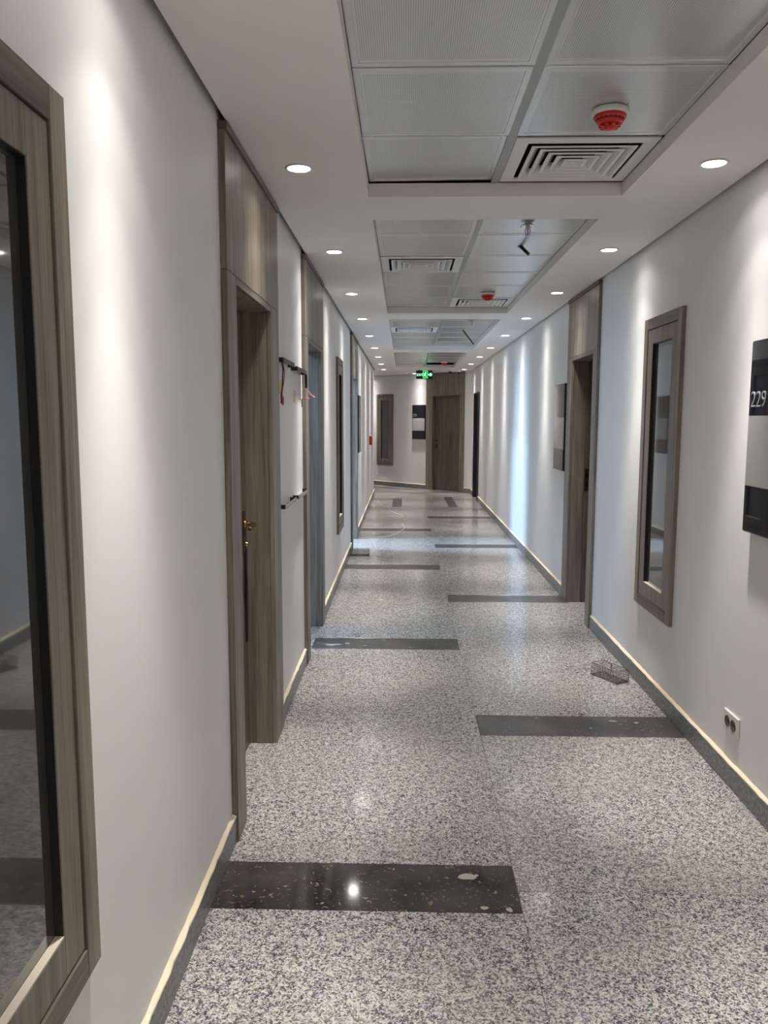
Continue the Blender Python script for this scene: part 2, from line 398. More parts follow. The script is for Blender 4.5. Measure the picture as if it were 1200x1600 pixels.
# rooms behind the doors
def room(name, x0, x1, y0, y1, m, window=None):
    b = MB()
    b.box(x0, x1, y0-.1, y0, 0, 2.9).box(x0, x1, y1, y1+.1, 0, 2.9)
    b.box(x0-.1, x1+.0, y0-.1, y1+.1, 2.9, 3.0)
    xo0, xo1 = (x0-.15, x0) if x0 < 0 else (x1, x1+.15)
    if window:
        ya, yb, za, zb = window
        b.box(xo0, xo1, y0-.1, ya, 0, 2.9).box(xo0, xo1, yb, y1+.1, 0, 2.9)
        b.box(xo0, xo1, ya, yb, 0, za).box(xo0, xo1, ya, yb, zb, 2.9)
    else: b.box(xo0, xo1, y0-.1, y1+.1, 0, 2.9)
    return struct(b.build(name, m))
room('wall_room_middle', -4.4, XL-WT, 4.3, 7.2, M_WALL, W2)
room('wall_room_far', -4.8, XL-WT, 8.9, 11.6, M_WALL, W3)
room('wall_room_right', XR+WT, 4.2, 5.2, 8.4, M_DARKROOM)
for n_, (xw, w) in enumerate(((-4.55, W2), (-4.95, W3))):
    b = MB(); ya, yb, za, zb = w
    b.box(xw, xw+.06, ya, ya+.05, za, zb).box(xw, xw+.06, yb-.05, yb, za, zb).box(xw, xw+.06, ya, yb, za, za+.05).box(xw, xw+.06, ya, yb, zb-.05, zb)
    b.box(xw, xw+.06, (ya+yb)/2-.02, (ya+yb)/2+.02, za, zb)
    struct(b.build('window_%d' % (6+n_), M_WHITE), 'outside window of the room behind an open left door')

# ------------------------------------------------------------------ ceiling with four recessed bays
CX0, CX1 = -0.17, 0.99
BAYS = [(0.16, 3.76), (4.18, 7.78), (8.24, 11.84), (12.30, 15.90)]
GX0, GX1 = XL+0.026, XR-0.022           # shadow gap along the walls
cl = MB(); zt = H+0.060
cl.box(GX0, CX0, -4, 15.9, H, zt).box(CX1, GX1, -4, 15.9, H, zt)
ys = [-4]+[v for b in BAYS for v in b]
for a, b in zip(ys[0::2], ys[1::2]): cl.box(CX0, CX1, a, b, H, zt)
g = 0.03
pE = lambda s, off: (DA+DDIR*s-Vector((1, 1, 0)).normalized()*off)
cl.prism([(GX0, 15.9), (GX1, 15.9), (GX1, 16.88), pE(0.05, g)[:2], pE(5.9, g)[:2], (c1+DDIR*-.05+Vector((.02, .02, 0)))[:2], (GX0, 16.72)], H, zt)
ceiling = struct(cl.build('ceiling', M_CEIL))
b = MB(); b.box(XL-WT, XR+WT, -4.2, 22, TOPW+.02, TOPW+.12); b.box(-6, XL-WT, 16.3, 22, TOPW+.02, TOPW+.12)
b.build('upper_slab', M_SHADE, ceiling)
# lay-in tiles
T = 0.58; RY = 0.60
def tile_mesh():
    me = MB(); w, d = 0.563/2, 0.589/2
    t = me.bm
    def ring(hx, hy, z): return [t.verts.new(p) for p in ((-hx, -hy, z), (hx, -hy, z), (hx, hy, z), (-hx, hy, z))]
    a = ring(w, d, 0.012); b_ = ring(w, d, 0.002); c = ring(w-.003, d-.003, 0.0); e = ring(w-.022, d-.022, 0.0); f = ring(w-.0235, d-.0235, 0.0025)
    for A, C in ((a, b_), (b_, c), (c, e), (e, f)):
        for i in range(4): t.faces.new((A[i], A[(i+1) % 4], C[(i+1) % 4], C[i]))
    t.faces.new(f); t.faces.new(a)
    bmesh.ops.recalc_face_normals(t, faces=t.faces)
    return me
TILE0 = None
DIFFS = {(0, 1, 5), (1, 0, 2), (1, 1, 5), (2, 0, 2)}
MISSING = {(3, 1, 5)}
centers = {}
for bi, (y0, y1) in enumerate(BAYS):
    for c in (0, 1):
        for r in range(6):
            cx, cy = (CX0+.2833, CX1-.2833)[c], y0+RY*(r+.5); centers[(bi, c, r)] = (cx, cy)
            if (bi, c, r) in DIFFS or (bi, c, r) in MISSING: continue
            if TILE0 is None: TILE0 = o = tile_mesh().build('ceiling_tile', M_TILE, ceiling)
            else: o = TILE0.copy(); COL.objects.link(o)
            o.location = (cx, cy, TZ+random.uniform(-.001, .002))
            o.rotation_euler = (random.uniform(-.004, .004), random.uniform(-.003, .003), random.uniform(-.003, .003))
            if (bi, c, r) == (0, 0, 5):
                o.location.z += 0.004; o.location.y -= 0.006; o.rotation_euler = (0.008, -0.008, -0.008)
    # grid bars above and between the tiles
    tb = MB()
    tb.box(CX0+T-.018, CX0+T+.018, y0+.002, y1-.002, TZ+.0025, TZ+.0135)
    tb.build('main_tee', M_TEE, ceiling)
    for xa in (CX0, CX1-.016):
        B(xa, xa+.016, y0, y1, TZ+.0128, TZ+.0148).build('edge_angle', M_TEE, ceiling)
    B(CX0+.017, CX1-.017, y0, y0+.016, TZ+.0135, TZ+.0155).build('edge_angle', M_TEE, ceiling)
    for r in range(1, 6):
        B(CX0+.004, CX1-.004, y0+RY*r-.005, y0+RY*r+.005, TZ+.003, TZ+.013).build('cross_tee', M_TEE, ceiling)

# ------------------------------------------------------------------ floor
fl = MB(); fl.prism([(-5, -4.2), (4.4, -4.2), (4.4, 22.5), (-5, 22.5)], -0.12, -0.0035)
floor = struct(fl.build('floor', M_GROUT))
tiles = {}
def tile(x0, x1, y0, y1, m, nm):
    w, d = round(x1-x0, 3), round(y1-y0, 3); k = (w, d, m.name)
    if k not in tiles:
        o = B(-w/2+.0011, w/2-.0011, -d/2+.0011, d/2-.0011, -.02, 0, bev=.0006).build(nm, m, floor); tiles[k] = o
    else: o = tiles[k].copy(); COL.objects.link(o)
    o.location = ((x0+x1)/2, (y0+y1)/2, random.uniform(-.0003, .0003)); return o
GT, DT = 'granite_tile', 'dark_granite_tile'
FX0, FX1, FM = XL+.001, XR-.001, 0.395
P = 2.93; K = 0.275
def run(x0, x1, starts, y0, y1):
    ev = []; y = y0
    for s in starts:
        if s > y:
            n = 1 if s-y < 1.7 else 2
            for i in range(n): tile(x0, x1, y+(s-y)*i/n, y+(s-y)*(i+1)/n, M_GRAN, GT)
        ev.append(tile(x0, x1, s, s+K, M_DARK if s < 3 else M_DARKD, DT)); y = s+K
    n = max(1, round((y1-y)/1.35))
    for i in range(n): tile(x0, x1, y+(y1-y)*i/n, y+(y1-y)*(i+1)/n, M_GRAN, GT)
    return ev
dl = run(FX0, FM, [-0.54, 2.39, 5.325, 8.255, 11.13], -1.9, 14.24)
dr = run(FM, FX1, [0.91, 3.84, 6.77, 9.69, 12.60], -1.9, 14.24)
# the far patch with two strips along the corridor
V0, V1 = 14.24, 16.16
for x0, x1, m_, n_ in ((FX0, -.22, M_GRAN, GT), (-.22, -.04, M_DARKD, DT), (-.04, FM, M_GRAN, GT), (FM, .82, M_GRAN, GT), (.82, .985, M_DARKD, DT), (.985, FX1, M_GRAN, GT)):
    if m_ is M_DARKD and x0 < 0: tile(x0, x1, V0, 15.72, m_, n_); tile(x0, x1, 15.72, V1, M_GRAN, GT)
    else: tile(x0, x1, V0, V1, m_, n_)
tile(FX0, FM, V1, 16.70, M_GRAN, GT); tile(FM, FX1, V1, 16.70, M_GRAN, GT)
# slanting part: tiles parallel to the end wall
def dtile(s0, s1, a, b, m_, nm):
    o = B(-(s1-s0)/2+.001, (s1-s0)/2-.001, -(b-a)/2+.001, (b-a)/2-.001, -.02, 0).build(nm, m_, floor)
    c = DA+DDIR*((s0+s1)/2)-Vector((1, 1, 0)).normalized()*((a+b)/2)
    o.location = (c.x, c.y, -.0006); o.rotation_euler.z = -PI/4
for s0, s1 in ((-.15, 1.2), (1.2, 2.5), (2.5, 3.9), (3.9, 5.4)): dtile(s0, s1, 0.0, 0.30, M_GRAN, GT)
dtile(1.35, 3.6, 0.30, 0.42, M_DARKD, DT); dtile(.3, 1.35, .30, .42, M_GRAN, GT); dtile(3.6, 5.4, .30, .42, M_GRAN, GT)
for s0, s1 in ((1.45, 2.7), (2.7, 4.0), (4.0, 5.4)): dtile(s0, s1, 0.42, 1.66, M_GRAN, GT)
for d in (D1, D2, D3): tile(XL-WT-.02, FX0, d[2], d[3], M_GRAN, 'threshold_tile')
for d in (DR, DRF): tile(FX1, XR+WT+.02, d[2], d[3], M_GRAN, 'threshold_tile')
for x0, x1, y0, y1 in ((-4.4, XL-WT-.02, 4.3, 7.2), (-4.8, XL-WT-.02, 8.9, 11.6), (XR+WT+.02, 4.2, 5.2, 8.4)):
    tile(x0, x1, y0, y1, M_GRAN, 'room_floor_tile')
# dried plaster drops on the nearest dark tiles
def blob(parent, x, y, r, ax=1.0, seed=1):
    rn = random.Random(seed); t = MB(); n = 18
    c = t.bm.verts.new((0, 0, .0009))
    ph = [rn.uniform(0, 6.28) for _ in range(3)]
    rr = [r*(1+.14*math.sin(2*a+ph[0])+.09*math.sin(3*a+ph[1])+.05*math.sin(7*a+ph[2])) for a in [2*PI*i/n for i in range(n)]]
    vs = [t.bm.verts.new((rr[i]*ax*math.cos(2*PI*i/n), rr[i]*math.sin(2*PI*i/n), .0001)) for i in range(n)]
    for i in range(n): t.bm.faces.new((c, vs[i], vs[(i+1) % n]))
    o = t.build('plaster_stain', M_STAIN, parent); o.location = Vector((x, y, .0008))-parent.location; o.location.z = .0008
for i, (x, y, r, ax) in enumerate(((.229, 2.592, .021, 1.35), (.272, 2.416, .010, 1.2), (.353, 2.408, .0105, 1.1), (.262, 2.60, .006, 1.4))): blob(dl[1], x, y, r, ax, i+3)
for i, (x, y, r, ax) in enumerate(((-.52, 5.42, .018, 1.9), (-.47, 5.43, .012, 2.4), (-.40, 5.46, .012, 1.6), (-.27, 5.41, .010, 1.3), (-.14, 5.55, .014, 1.0), (.05, 5.37, .010, 1.5), (-.30, 5.52, .008, 1.4))): blob(dl[2], x, y, r, ax, i+40)
for i, (x, y, r, ax) in enumerate(((.72, 4.08, .008, 1.), (1.12, 4.05, .012, 1.8), (1.24, 4.03, .010, 1.5), (.98, 3.95, .007, 1.))): blob(dr[1], x, y, r, ax, i+60)

# ------------------------------------------------------------------ skirting
def baseboard(name, segs, place):
    root = struct(empty(name, (0, 0, 0)))
    for (a, b) in segs:
        n = max(1, round((b-a)/1.3)); L = (b-a)/n
        for i in range(n):
            o = B(-L/2+.0012, L/2-.0012, -.016, 0, 0.0005, .100, bev=.0012).build('skirting_slab', M_SKIRT, root)
            p, rz = place((a+b)/2 if n == 1 else a+L*(i+.5)); o.location = p; o.rotation_euler.z = rz
        # lumpy bead of cream mortar on top of the slabs
        t = MB(); k = max(3, int((b-a)/.05)); rn = random.Random(int(a*100)); prev = None
        for i in range(k+1):
            u = -(b-a)/2+(b-a)*i/k; h1 = .107+rn.uniform(0, .007); w = .0155+rn.uniform(-.003, .003)
            q = [t.bm.verts.new(v) for v in ((u, -.0005, .0995), (u, -w, .0998), (u, -w+.002, .1035), (u, -.0005, h1))]
            if prev:
                for e in range(4): t.bm.faces.new((prev[e], prev[(e+1) % 4], q[(e+1) % 4], q[e]))
            else: t.bm.faces.new(q)
            prev = q
        t.bm.faces.new(prev[::-1]); bmesh.ops.recalc_face_normals(t.bm, faces=t.bm.faces)
        o = t.build('mortar_bead', M_MORTAR, root); p, rz = place((a+b)/2); o.location = p; o.rotation_euler.z = rz
    return root
baseboard('baseboard_left', [(-4, D1[0]), (D1[1], D2[0]), (D2[1], D3[0]), (D3[1], 16.70)], on_left)
baseboard('baseboard_right', [(-4, DR[0]), (DR[1], DRF[0]), (DRF[1], 16.93)], on_right)
baseboard('baseboard_end', [(.02, ED[0]), (ED[1], 5.8)], on_end)

# ------------------------------------------------------------------ doors
def door(name, frame, pos, flip, leaf=None, m=M_WOOD, panel=True, label='', depth=WT, prot=.024):
    """frame = (f0, f1, o0, o1) along the wall; flip = +1 when local x grows with that coordinate"""
    p, rz = pos((frame[0]+frame[1])/2); c = (frame[0]+frame[1])/2
    root = struct(empty(name, p, rz), label)
    f0, f1 = sorted(((frame[0]-c)*flip, (frame[1]-c)*flip)); o0, o1 = sorted(((frame[2]-c)*flip, (frame[3]-c)*flip))
    zt = 2.585 if panel else OT+.09
    for a, b in ((f0, o0), (o1, f1)):
        B(a, b, -prot, -.001, 0.001, OT+.028, bev=.0015).build('casing', m, root)
    B(o0+.001, o1-.001, -prot, -.001, OT, OT+.028, bev=.0015).build('head_casing', M_WOODH if m is M_WOOD else m, root)
    if panel:
        B(f0, f1, -prot, -.001, OT+.030, zt, bev=.0015).build('transom_panel', m, root)
        B(f0-.004, f1+.004, -prot-.010, -.001, zt+.002, zt+.026, bev=.001).build('top_trim', M_WOODH, root)
    jd = leaf+.0412 if leaf else depth*.72
    B(o0-.028, o0, 0.0, jd, 0.001, OT, bev=.001).build('jamb', m, root)
    B(o1, o1+.028, 0.0, jd, 0.001, OT, bev=.001).build('jamb', m, root)
    B(o0-.028, o1+.028, 0.0, jd, OT+.001, OT+.028, bev=.001).build('head_jamb', m, root)
    # inner rebate frame, a separate lining behind the jamb
    for a, b in (() if leaf else ((o0-.028, o0+.002), (o1-.002, o1+.028))):
        B(a, b, depth*.735, depth, 0.001, OT, bev=.001).build('rebate', M_LEAF if m is M_WOOD else m, root)
    if leaf:
        for a, b in ((o0-.028, o0+.016), (o1-.016, o1+.028)): B(a, b, leaf+.0415, leaf+.06, 0.001, OT+.02).build('light_stop', m, root)  # strips added behind the leaf to block light leaking round it
        B(o0+.017, o1-.017, leaf+.0415, leaf+.06, OT-.018, OT+.02).build('light_stop', m, root)
        lf = B(o0+.003, o1-.003, leaf, leaf+.04, .008, OT-.004, bev=.0015).build('leaf', M_LEAF if m is M_WOOD else M_DKLEAF, root)
    else: lf = None
    return root, lf, (o0, o1)
def lever(leaf, x, zc, y, dirx):
    h = empty('lever_handle', (x, y, zc)); h.parent = leaf
    B(-.022, .022, -.007, 0, -.12, .085, bev=.002).build('lever_handle', M_BRONZE, leaf, (x, y, zc))
    bpy.data.objects.remove(h)
    t = MB(); t.tube(spline([(0, 0, 0.02), (0, -.030, .02), (0.008*dirx, -.052, .02), (.03*dirx, -.056, .02), (.125*dirx, -.052, .014)]), .0095, 10)
    t.lathe([(.020, 0), (.020, .008), (.012, .012), (0, .012)], 16, (0, -1, 0), (0, -.007, .02))
    t.lathe([(.011, 0), (.011, .014), (.007, .018), (0, .018)], 14, (0, -1, 0), (0, -.007, -.075))
    t.build('lever', M_BRASS, leaf, (x, y, zc))

d1, lf, (o0, o1) = door('door_1', D1, on_left, 1, leaf=.112, label='nearest left doorway, grey oak with a closed leaf and lever handle')
lever(lf, o1-.062, 1.085, .112, -1)
# black strap hanging below the lock
st = MB(); st.box(-.012, .012, -.012, -.004, -.55, -.10, bev=.002); st.build('black_strap', M_BLACK, lf, (o1-.058, .112, 1.085))
door('door_2', D2, on_left, 1, label='second left doorway, open to a room in bluish daylight, next to the bare sign rails')
door('door_3', D3, on_left, 1, label='third left doorway, open and throwing pale blue light across the floor')
d4, _, (o0, o1) = door('door_4', DR, on_right, -1, label='right doorway with oak panel above, open to a dark room')
# strike plate on the far jamb (viewer's left)
sp = B(o0-.0005, o0+.0035, .113, .148, .985, 1.175, bev=.001).build('strike_plate', M_BRONZE, d4)
B(o0+.0032, o0+.0045, .122, .140, 1.10, 1.135).build('strike_slot', M_BRASS, sp); B(o0+.0032, o0+.0045, .122, .140, 1.02, 1.06).build('strike_slot', M_BLACK, sp)
door('door_5', DRF, on_right, -1, leaf=.12, m=M_DKFRAME, panel=False, label='dark narrow doorway at the far end of the right wall', prot=.03)
d6, lf, (o0, o1) = door('door_6', ED, on_end, -1, leaf=.05, label='brown oak door in the slanting end wall with full-height panel above')
lever(lf, o0+.07, 1.06, .05, 1)

# ------------------------------------------------------------------ framed glass panels (fixed windows)
def window(name, w, pos, flip, label):
    c = (w[0]+w[1])/2; p, rz = pos(c); W = w[1]-w[0]; root = struct(empty(name, p+Vector((0, 0, WZ[0])), rz), label)
    hz = WZ[1]-WZ[0]; x0, x1 = -W/2, W/2; cs, ss = .062, .083
    for a, b in ((x0, x0+cs), (x1-cs, x1)): B(a, b, -.022, .05, 0, hz, bev=.0015).build('casing', M_WOOD, root)
    for a, b in ((0, cs), (hz-cs, hz)): B(x0+cs+.0008, x1-cs-.0008, -.022, .05, a, b, bev=.0015).build('casing_rail', M_WOODH, root)
    i0, i1, k0, k1 = x0+cs+.003, x1-cs-.003, cs+.003, hz-cs-.003
    for a, b in ((i0, i0+ss), (i1-ss, i1)): B(a, b, -.017, .05, k0, k1, bev=.0012).build('sash_stile', M_WOOD, root)
    for a, b in ((k0, k0+ss), (k1-ss, k1)): B(i0+ss+.0006, i1-ss-.0006, -.017, .05, a, b, bev=.0012).build('sash_rail', M_WOOD, root)
    B(i0+ss+.001, i1-ss-.001, -.016, .0005, k0+ss+.0003, k0+ss+.003).build('bottom_bead', M_SILL, root)
    for a, b in ((i0+ss+.0002, i0+ss+.0022), (i1-ss-.0022, i1-ss-.0002)): B(a, b, -.0145, .0005, k0+ss+.0032, k1-ss-.0004).build('gasket', M_BLACK, root)
    B(i0+ss+.0024, i1-ss-.0024, -.0145, .0005, k1-ss-.0022, k1-ss-.0002).build('gasket', M_BLACK, root)
    B(i0+ss+.0003, i1-ss-.0003, .001, .007, k0+ss+.0003, k1-ss-.0003).build('pane', M_GLASS, root)
    B(x0+cs, x1-cs, .055, .07, cs, hz-cs).build('back_panel', M_SHADE, root)
window('window_1', WL1, on_left, 1, 'large dark glass panel in grey oak frame at the left edge of the view')
window('window_2', WL2, on_left, 1, 'narrow-looking oak framed glass panel between the second and third left doors')
window('window_3', WR1, on_right, -1, 'oak framed glass panel on the right wall reflecting the corridor')
window('window_4', EW, on_end, -1, 'small oak framed dark glass panel on the slanting end wall')

# ------------------------------------------------------------------ downlights
def downlight(loc, label, out=False):
    root = empty('downlight', loc)
    MB().lathe([(.046, 0), (.056, -.001), (.057, -.004), (.052, -.006), (.046, -.005), (.046, 0)], 32).build('trim_ring', M_TRIM, root)
    MB().lathe([(.0455, -.0045), (.030, -.0055), (0, -.0058)], 28).build('lens', M_LENS, root)
    l = bpy.data.lights.new('lamp', 'SPOT'); l.energy = DOWN_W; l.color = DOWN_COL
    l.spot_size = math.radians(150); l.spot_blend = 0.3; l.shadow_soft_size = .035
    # photometric profile of the lamp: bright core, weak skirt (strength over the cosine of the angle from its axis)
    l.use_nodes = True; nt = l.node_tree; em = nt.nodes['Emission']
    tc = N(nt, 'ShaderNodeTexCoord'); sx = N(nt, 'ShaderNodeSeparateXYZ'); nt.links.new(tc.outputs['Normal'], sx.inputs[0])
    ab = N(nt, 'ShaderNodeMath', operation='ABSOLUTE'); nt.links.new(sx.outputs[2], ab.inputs[0])
    rp = ramp(nt, [(math.cos(math.radians(a)), (v, v, v, 1)) for a, v in PROFILE]); nt.links.new(ab.outputs[0], rp.inputs[0])
    nt.links.new(rp.outputs[0], em.inputs['Strength'])
    lo = bpy.data.objects.new('lamp', l); COL.objects.link(lo); lo.parent = root; lo.location = (0, 0, -.012)
    tag(root, label, 'downlight', 'downlights along the ceiling edges')
ORD = ['first', 'second', 'third', 'fourth', 'fifth', 'sixth', 'seventh', 'eighth', 'ninth', 'tenth']
LY = [3.33, 4.94, 6.56, 8.18, 9.83, 11.50, 13.13, 14.82, 16.45]
for i, y in enumerate(LY):
    downlight((-.435, y, H), 'lit recessed downlight, %s visible from the camera in the left ceiling row' % ORD[i])
    downlight((1.23, y-.03, H), 'lit recessed downlight, %s visible from the camera in the right ceiling row' % ORD[i])
for i, y in enumerate((1.73, .12, -1.5, -3.1)):
    where = ('above the large left glass panel', 'level with the camera', 'just behind the camera', 'far behind the camera')[i]
    downlight((-.435, y, H), 'lit recessed downlight of the left row %s' % where)
    downlight((1.23, y-.03, H), 'lit recessed downlight of the right row %s' % where)
for s, lb in ((1.53, 'lit recessed downlight over the room 231 sign'), (3.12, 'lit recessed downlight over the far end-wall glass panel'), (4.7, 'lit recessed downlight around the corner along the end wall')):
    q = DA+DDIR*s-Vector((1, 1, 0)).normalized()*.20; downlight((q.x, q.y, H), lb)

# ------------------------------------------------------------------ ceiling fittings
def diffuser(key, label):
    cx, cy = centers[key]; root = tag(empty('air_diffuser', (cx, cy, TZ)), label, 'diffuser', 'square ceiling air diffusers')
    def ring(o, i, zo, zi, th=.0025):
        t = MB(); bm = t.bm
        def sq(hx, hy, z): return [bm.verts.new(p) for p in ((-hx, -hy, z), (hx, -hy, z), (hx, hy, z), (-hx, hy, z))]
        A, C, D, E = sq(o, o, zo), sq(i, i, zi), sq(i, i, zi+th), sq(o, o, zo+th)
        for a, b in ((A, C), (C, D), (D, E), (E, A)):
            for k in range(4): bm.faces.new((a[k], a[(k+1) % 4], b[(k+1) % 4], b[k]))
        bmesh.ops.recalc_face_normals(bm, faces=bm.faces); return t
    ring(.278, .225, 0.0, -.002, .006).build('frame', M_DIFF, root)
    def skirt_ring(rows):
        t = MB(); bm = t.bm
        L = [[bm.verts.new(p) for p in ((-h, -h, z), (h, -h, z), (h, h, z), (-h, h, z))] for h, z in rows]
        for a, b in zip(L, L[1:]):
            for k in range(4): bm.faces.new((a[k], a[(k+1) % 4], b[(k+1) % 4], b[k]))
        bmesh.ops.recalc_face_normals(bm, faces=bm.faces); return t
    for k in range(5):
        o = .208-.040*k; e = max(o-.043, .004)
        bl = skirt_ring([(o, -.005), (o, -.008), (o-.013, -.0085), (e, .024)]).build('louvre_blade', M_DIFF, root)
        skirt_ring([(o-.0006, -.0049), (o-.013, -.0062), (e, .0262)]).build('blade_shade', M_SHADE, bl)  # black upper skin paints in the shade seen between the blades
    B(-.012, .012, -.012, .012, -.006, -.003).build('centre_plate', M_DIFF, root)
    t = MB(); t.box(-.235, .235, -.235, .235, .046, .05)
    t.box(-.235, -.230, -.235, .235, .006, .048).box(.230, .235, -.235, .235, .006, .048).box(-.235, .235, -.235, -.230, .006, .048).box(-.235, .235, .230, .235, .006, .048)
    t.build('duct_box', M_SHADE, root)
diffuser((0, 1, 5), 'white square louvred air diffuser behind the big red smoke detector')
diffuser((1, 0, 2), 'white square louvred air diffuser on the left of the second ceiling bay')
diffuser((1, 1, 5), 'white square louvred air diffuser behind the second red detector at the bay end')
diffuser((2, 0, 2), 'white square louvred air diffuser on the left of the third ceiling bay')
def detector(x, y, label):
    root = tag(empty('smoke_detector', (x, y, TZ)), label, 'smoke detector', 'red fire detectors')
    MB().lathe([(0, 0), (.062, 0), (.064, -.003), (.064, -.014), (.060, -.019), (0, -.019)], 40).build('base', M_WHITE, root)
    b = MB().lathe([(.055, -.0185), (.057, -.022), (.055, -.029), (.053, -.031), (.047, -.033), (.047, -.036), (.048, -.038), (.045, -.045), (.038, -.049), (.0, -.049)], 40).build('sounder', M_RED, root)
    t = MB()
    for k in range(9):
        a = 2*PI*k/9; t.add(bmesh_box(.022, .036, -.007, .007, -.058, -.048), Matrix.Rotation(a, 4, 'Z'))
    t.lathe([(0, -.048), (.022, -.048), (.022, -.056), (.019, -.063), (.016, -.065), (0, -.065)], 24)
    t.build('sensing_cage', M_RED, root)
    s = MB()
    for k in range(18):
        a = 2*PI*k/18; s.add(bmesh_box(.0455, .0485, -.0045, .0045, -.0365, -.0325), Matrix.Rotation(a, 4, 'Z'))
    o = s.build('smoke_slot', M_BLACK, b)
def bmesh_box(x0, x1, y0, y1, z0, z1):
    t = bmesh.new(); bmesh.ops.create_cube(t, size=1)
    for v in t.verts: v.co = Vector(((x0+x1)/2+v.co.x*(x1-x0), (y0+y1)/2+v.co.y*(y1-y0), (z0+z1)/2+v.co.z*(z1-z0)))
    return t
detector(.715, 2.91, 'large red smoke detector on white base under the nearest ceiling bay')
detector(.71, 6.92, 'red smoke detector hanging in the second ceiling bay')
detector(.75, 15.10, 'small distant red smoke detector in front of the black missing ceiling tile')
def sprinkler(x, y, label):
    root = tag(empty('sprinkler_head', (x, y, TZ)), label, 'sprinkler', 'ceiling sprinkler heads')
    MB().lathe([(0, 0), (.016, 0), (.030, -.004), (.042, -.012), (.043, -.014), (.028, -.010), (.014, -.008), (0, -.008)], 28).build('escutcheon', M_CHROME, root)
    MB().lathe([(.013, -.006), (.013, -.022), (.010, -.028), (.006, -.030), (0, -.030)], 16).build('body', M_STEELD, root)
    t = MB()
    for s_ in (-1, 1): t.tube(spline([(.009*s_, 0, -.026), (.014*s_, 0, -.038), (.012*s_, 0, -.052), (.003*s_, 0, -.060)], 4), .0026, 6)
    t.build('yoke', M_STEELD, root)
    MB().lathe([(0, -.028), (.0025, -.030), (.003, -.044), (.0025, -.057), (0, -.058)], 10).build('glass_bulb', M_REDWIRE, root)
    t = MB(); t.lathe([(0, -.059), (.006, -.060), (.017, -.061), (.017, -.0625), (0, -.0625)], 16); t.build('deflector', M_STEELD, root)
sprinkler(.68, 4.52, 'chrome sprinkler head at the near end of the second ceiling bay')
sprinkler(.73, 8.75, 'tiny dark sprinkler head at the near end of the third ceiling bay')
# black conduits dangling from holes in the tiles
def dangler(a, b, r, label):
    a = Vector(a); b = Vector(b); root = tag(empty('hanging_conduit', a), label, 'conduit')
    d = b-a
    t = MB(); t.tube(spline([(0, 0, .002), d*.5, d], 6), r, 10); t.build('sleeve', M_BLACK, root)
    t = MB(); t.lathe([(r*.6, -.0005), (r*1.9, -.0005), (r*1.9, -.0022), (r*.6, -.0022)], 20); t.build('hole_rim', M_BLACK, root)
e = at_plane(826, 397, 1, 5.05)
dangler((.722, 5.09, TZ-.0005), e, .0105, 'short black conduit dangling from the second ceiling bay past the sprinkler')
e = at_plane(740, 538, 1, 9.62)
dangler((.712, 9.79, TZ-.0005), e, .0085, 'long thin black conduit dangling from the third ceiling bay')
# dome cameras
def domecam(x, y, label):
    root = tag(empty('dome_camera', (x, y, H)), label, 'camera', 'dome cameras on the far ceiling')
    MB().lathe([(0, 0), (.062, 0), (.064, -.010), (.060, -.030), (.050, -.036), (0, -.036)], 28).build('base', M_WHITE, root)
    MB().lathe([(.044, -.035), (.042, -.050), (.032, -.066), (.016, -.075), (0, -.077)], 24).build('dome', M_CAMDOME, root)
domecam(.955, 16.62, 'white dome camera left of the other, above the end door')
domecam(1.135, 16.75, 'white dome camera right of the other, by the right wall corner')

# ------------------------------------------------------------------ exit sign
ex = tag(empty('exit_sign', (.405, 16.30, 2.415)), 'black exit sign with green lit EXIT, running figure and arrow hanging from ceiling', 'exit sign')
B(-.168, .168, -.012, .012, 0, .172, bev=.003).build('housing', M_BLACK, ex)
for s_ in (-.11, .11): B(s_-.006, s_+.006, -.006, .006, .170, H-2.415, bev=.001).build('hanger', M_STEELD, ex)
text_mesh('EXIT', .066, 'lettering', M_GREENW, ex, (-.155, -.0130, .060))
t = MB(); t.box(-.030, .072, -.0140, -.0118, .012, .164); pic = t.build('door_symbol', M_GREEN, ex)
t = MB(); t.box(-.020, .062, -.0152, -.0138, .020, .154); t.build('door_void', M_GREEND, pic)
t = MB()
t.lathe([(0, 0), (.011, 0), (.011, .0015), (0, .0015)], 16, (0, -1, 0), (.026, -.0150, .132))
def bar(t, x0, z0, x1, z1, w):
    d = Vector((x1-x0, 0, z1-z0)); n = Vector((-d.z, 0, d.x)).normalized()*w/2
    q = [Vector((x0, 0, z0))-n, Vector((x1, 0, z1))-n, Vector((x1, 0, z1))+n, Vector((x0, 0, z0))+n]
    f = [t.bm.verts.new((p.x, -.0165, p.z)) for p in q]; g_ = [t.bm.verts.new((p.x, -.0150, p.z)) for p in q]
    t.bm.faces.new(f); t.bm.faces.new(g_[::-1])
    for i in range(4): t.bm.faces.new((f[i], f[(i+1) % 4], g_[(i+1) % 4], g_[i]))
for a in ((.022, .122, .012, .080, .020), (.020, .114, .044, .098, .009), (.018, .114, -.004, .104, .009), (-.004, .104, -.012, .086, .008), (.014, .082, .036, .060, .012), (.036, .060, .030, .030, .010), (.012, .084, -.004, .056, .012), (-.004, .056, -.020, .050, .010)): bar(t, *a)
bmesh.ops.recalc_face_normals(t.bm, faces=t.bm.faces); t.build('running_figure', M_GREENW, pic)
t = MB(); bar(t, .078, .086, .125, .086, .022); bar(t, .118, .116, .152, .084, .022); bar(t, .118, .056, .152, .088, .022)
bmesh.ops.recalc_face_normals(t.bm, faces=t.bm.faces); t.build('arrow', M_GREENW, ex)

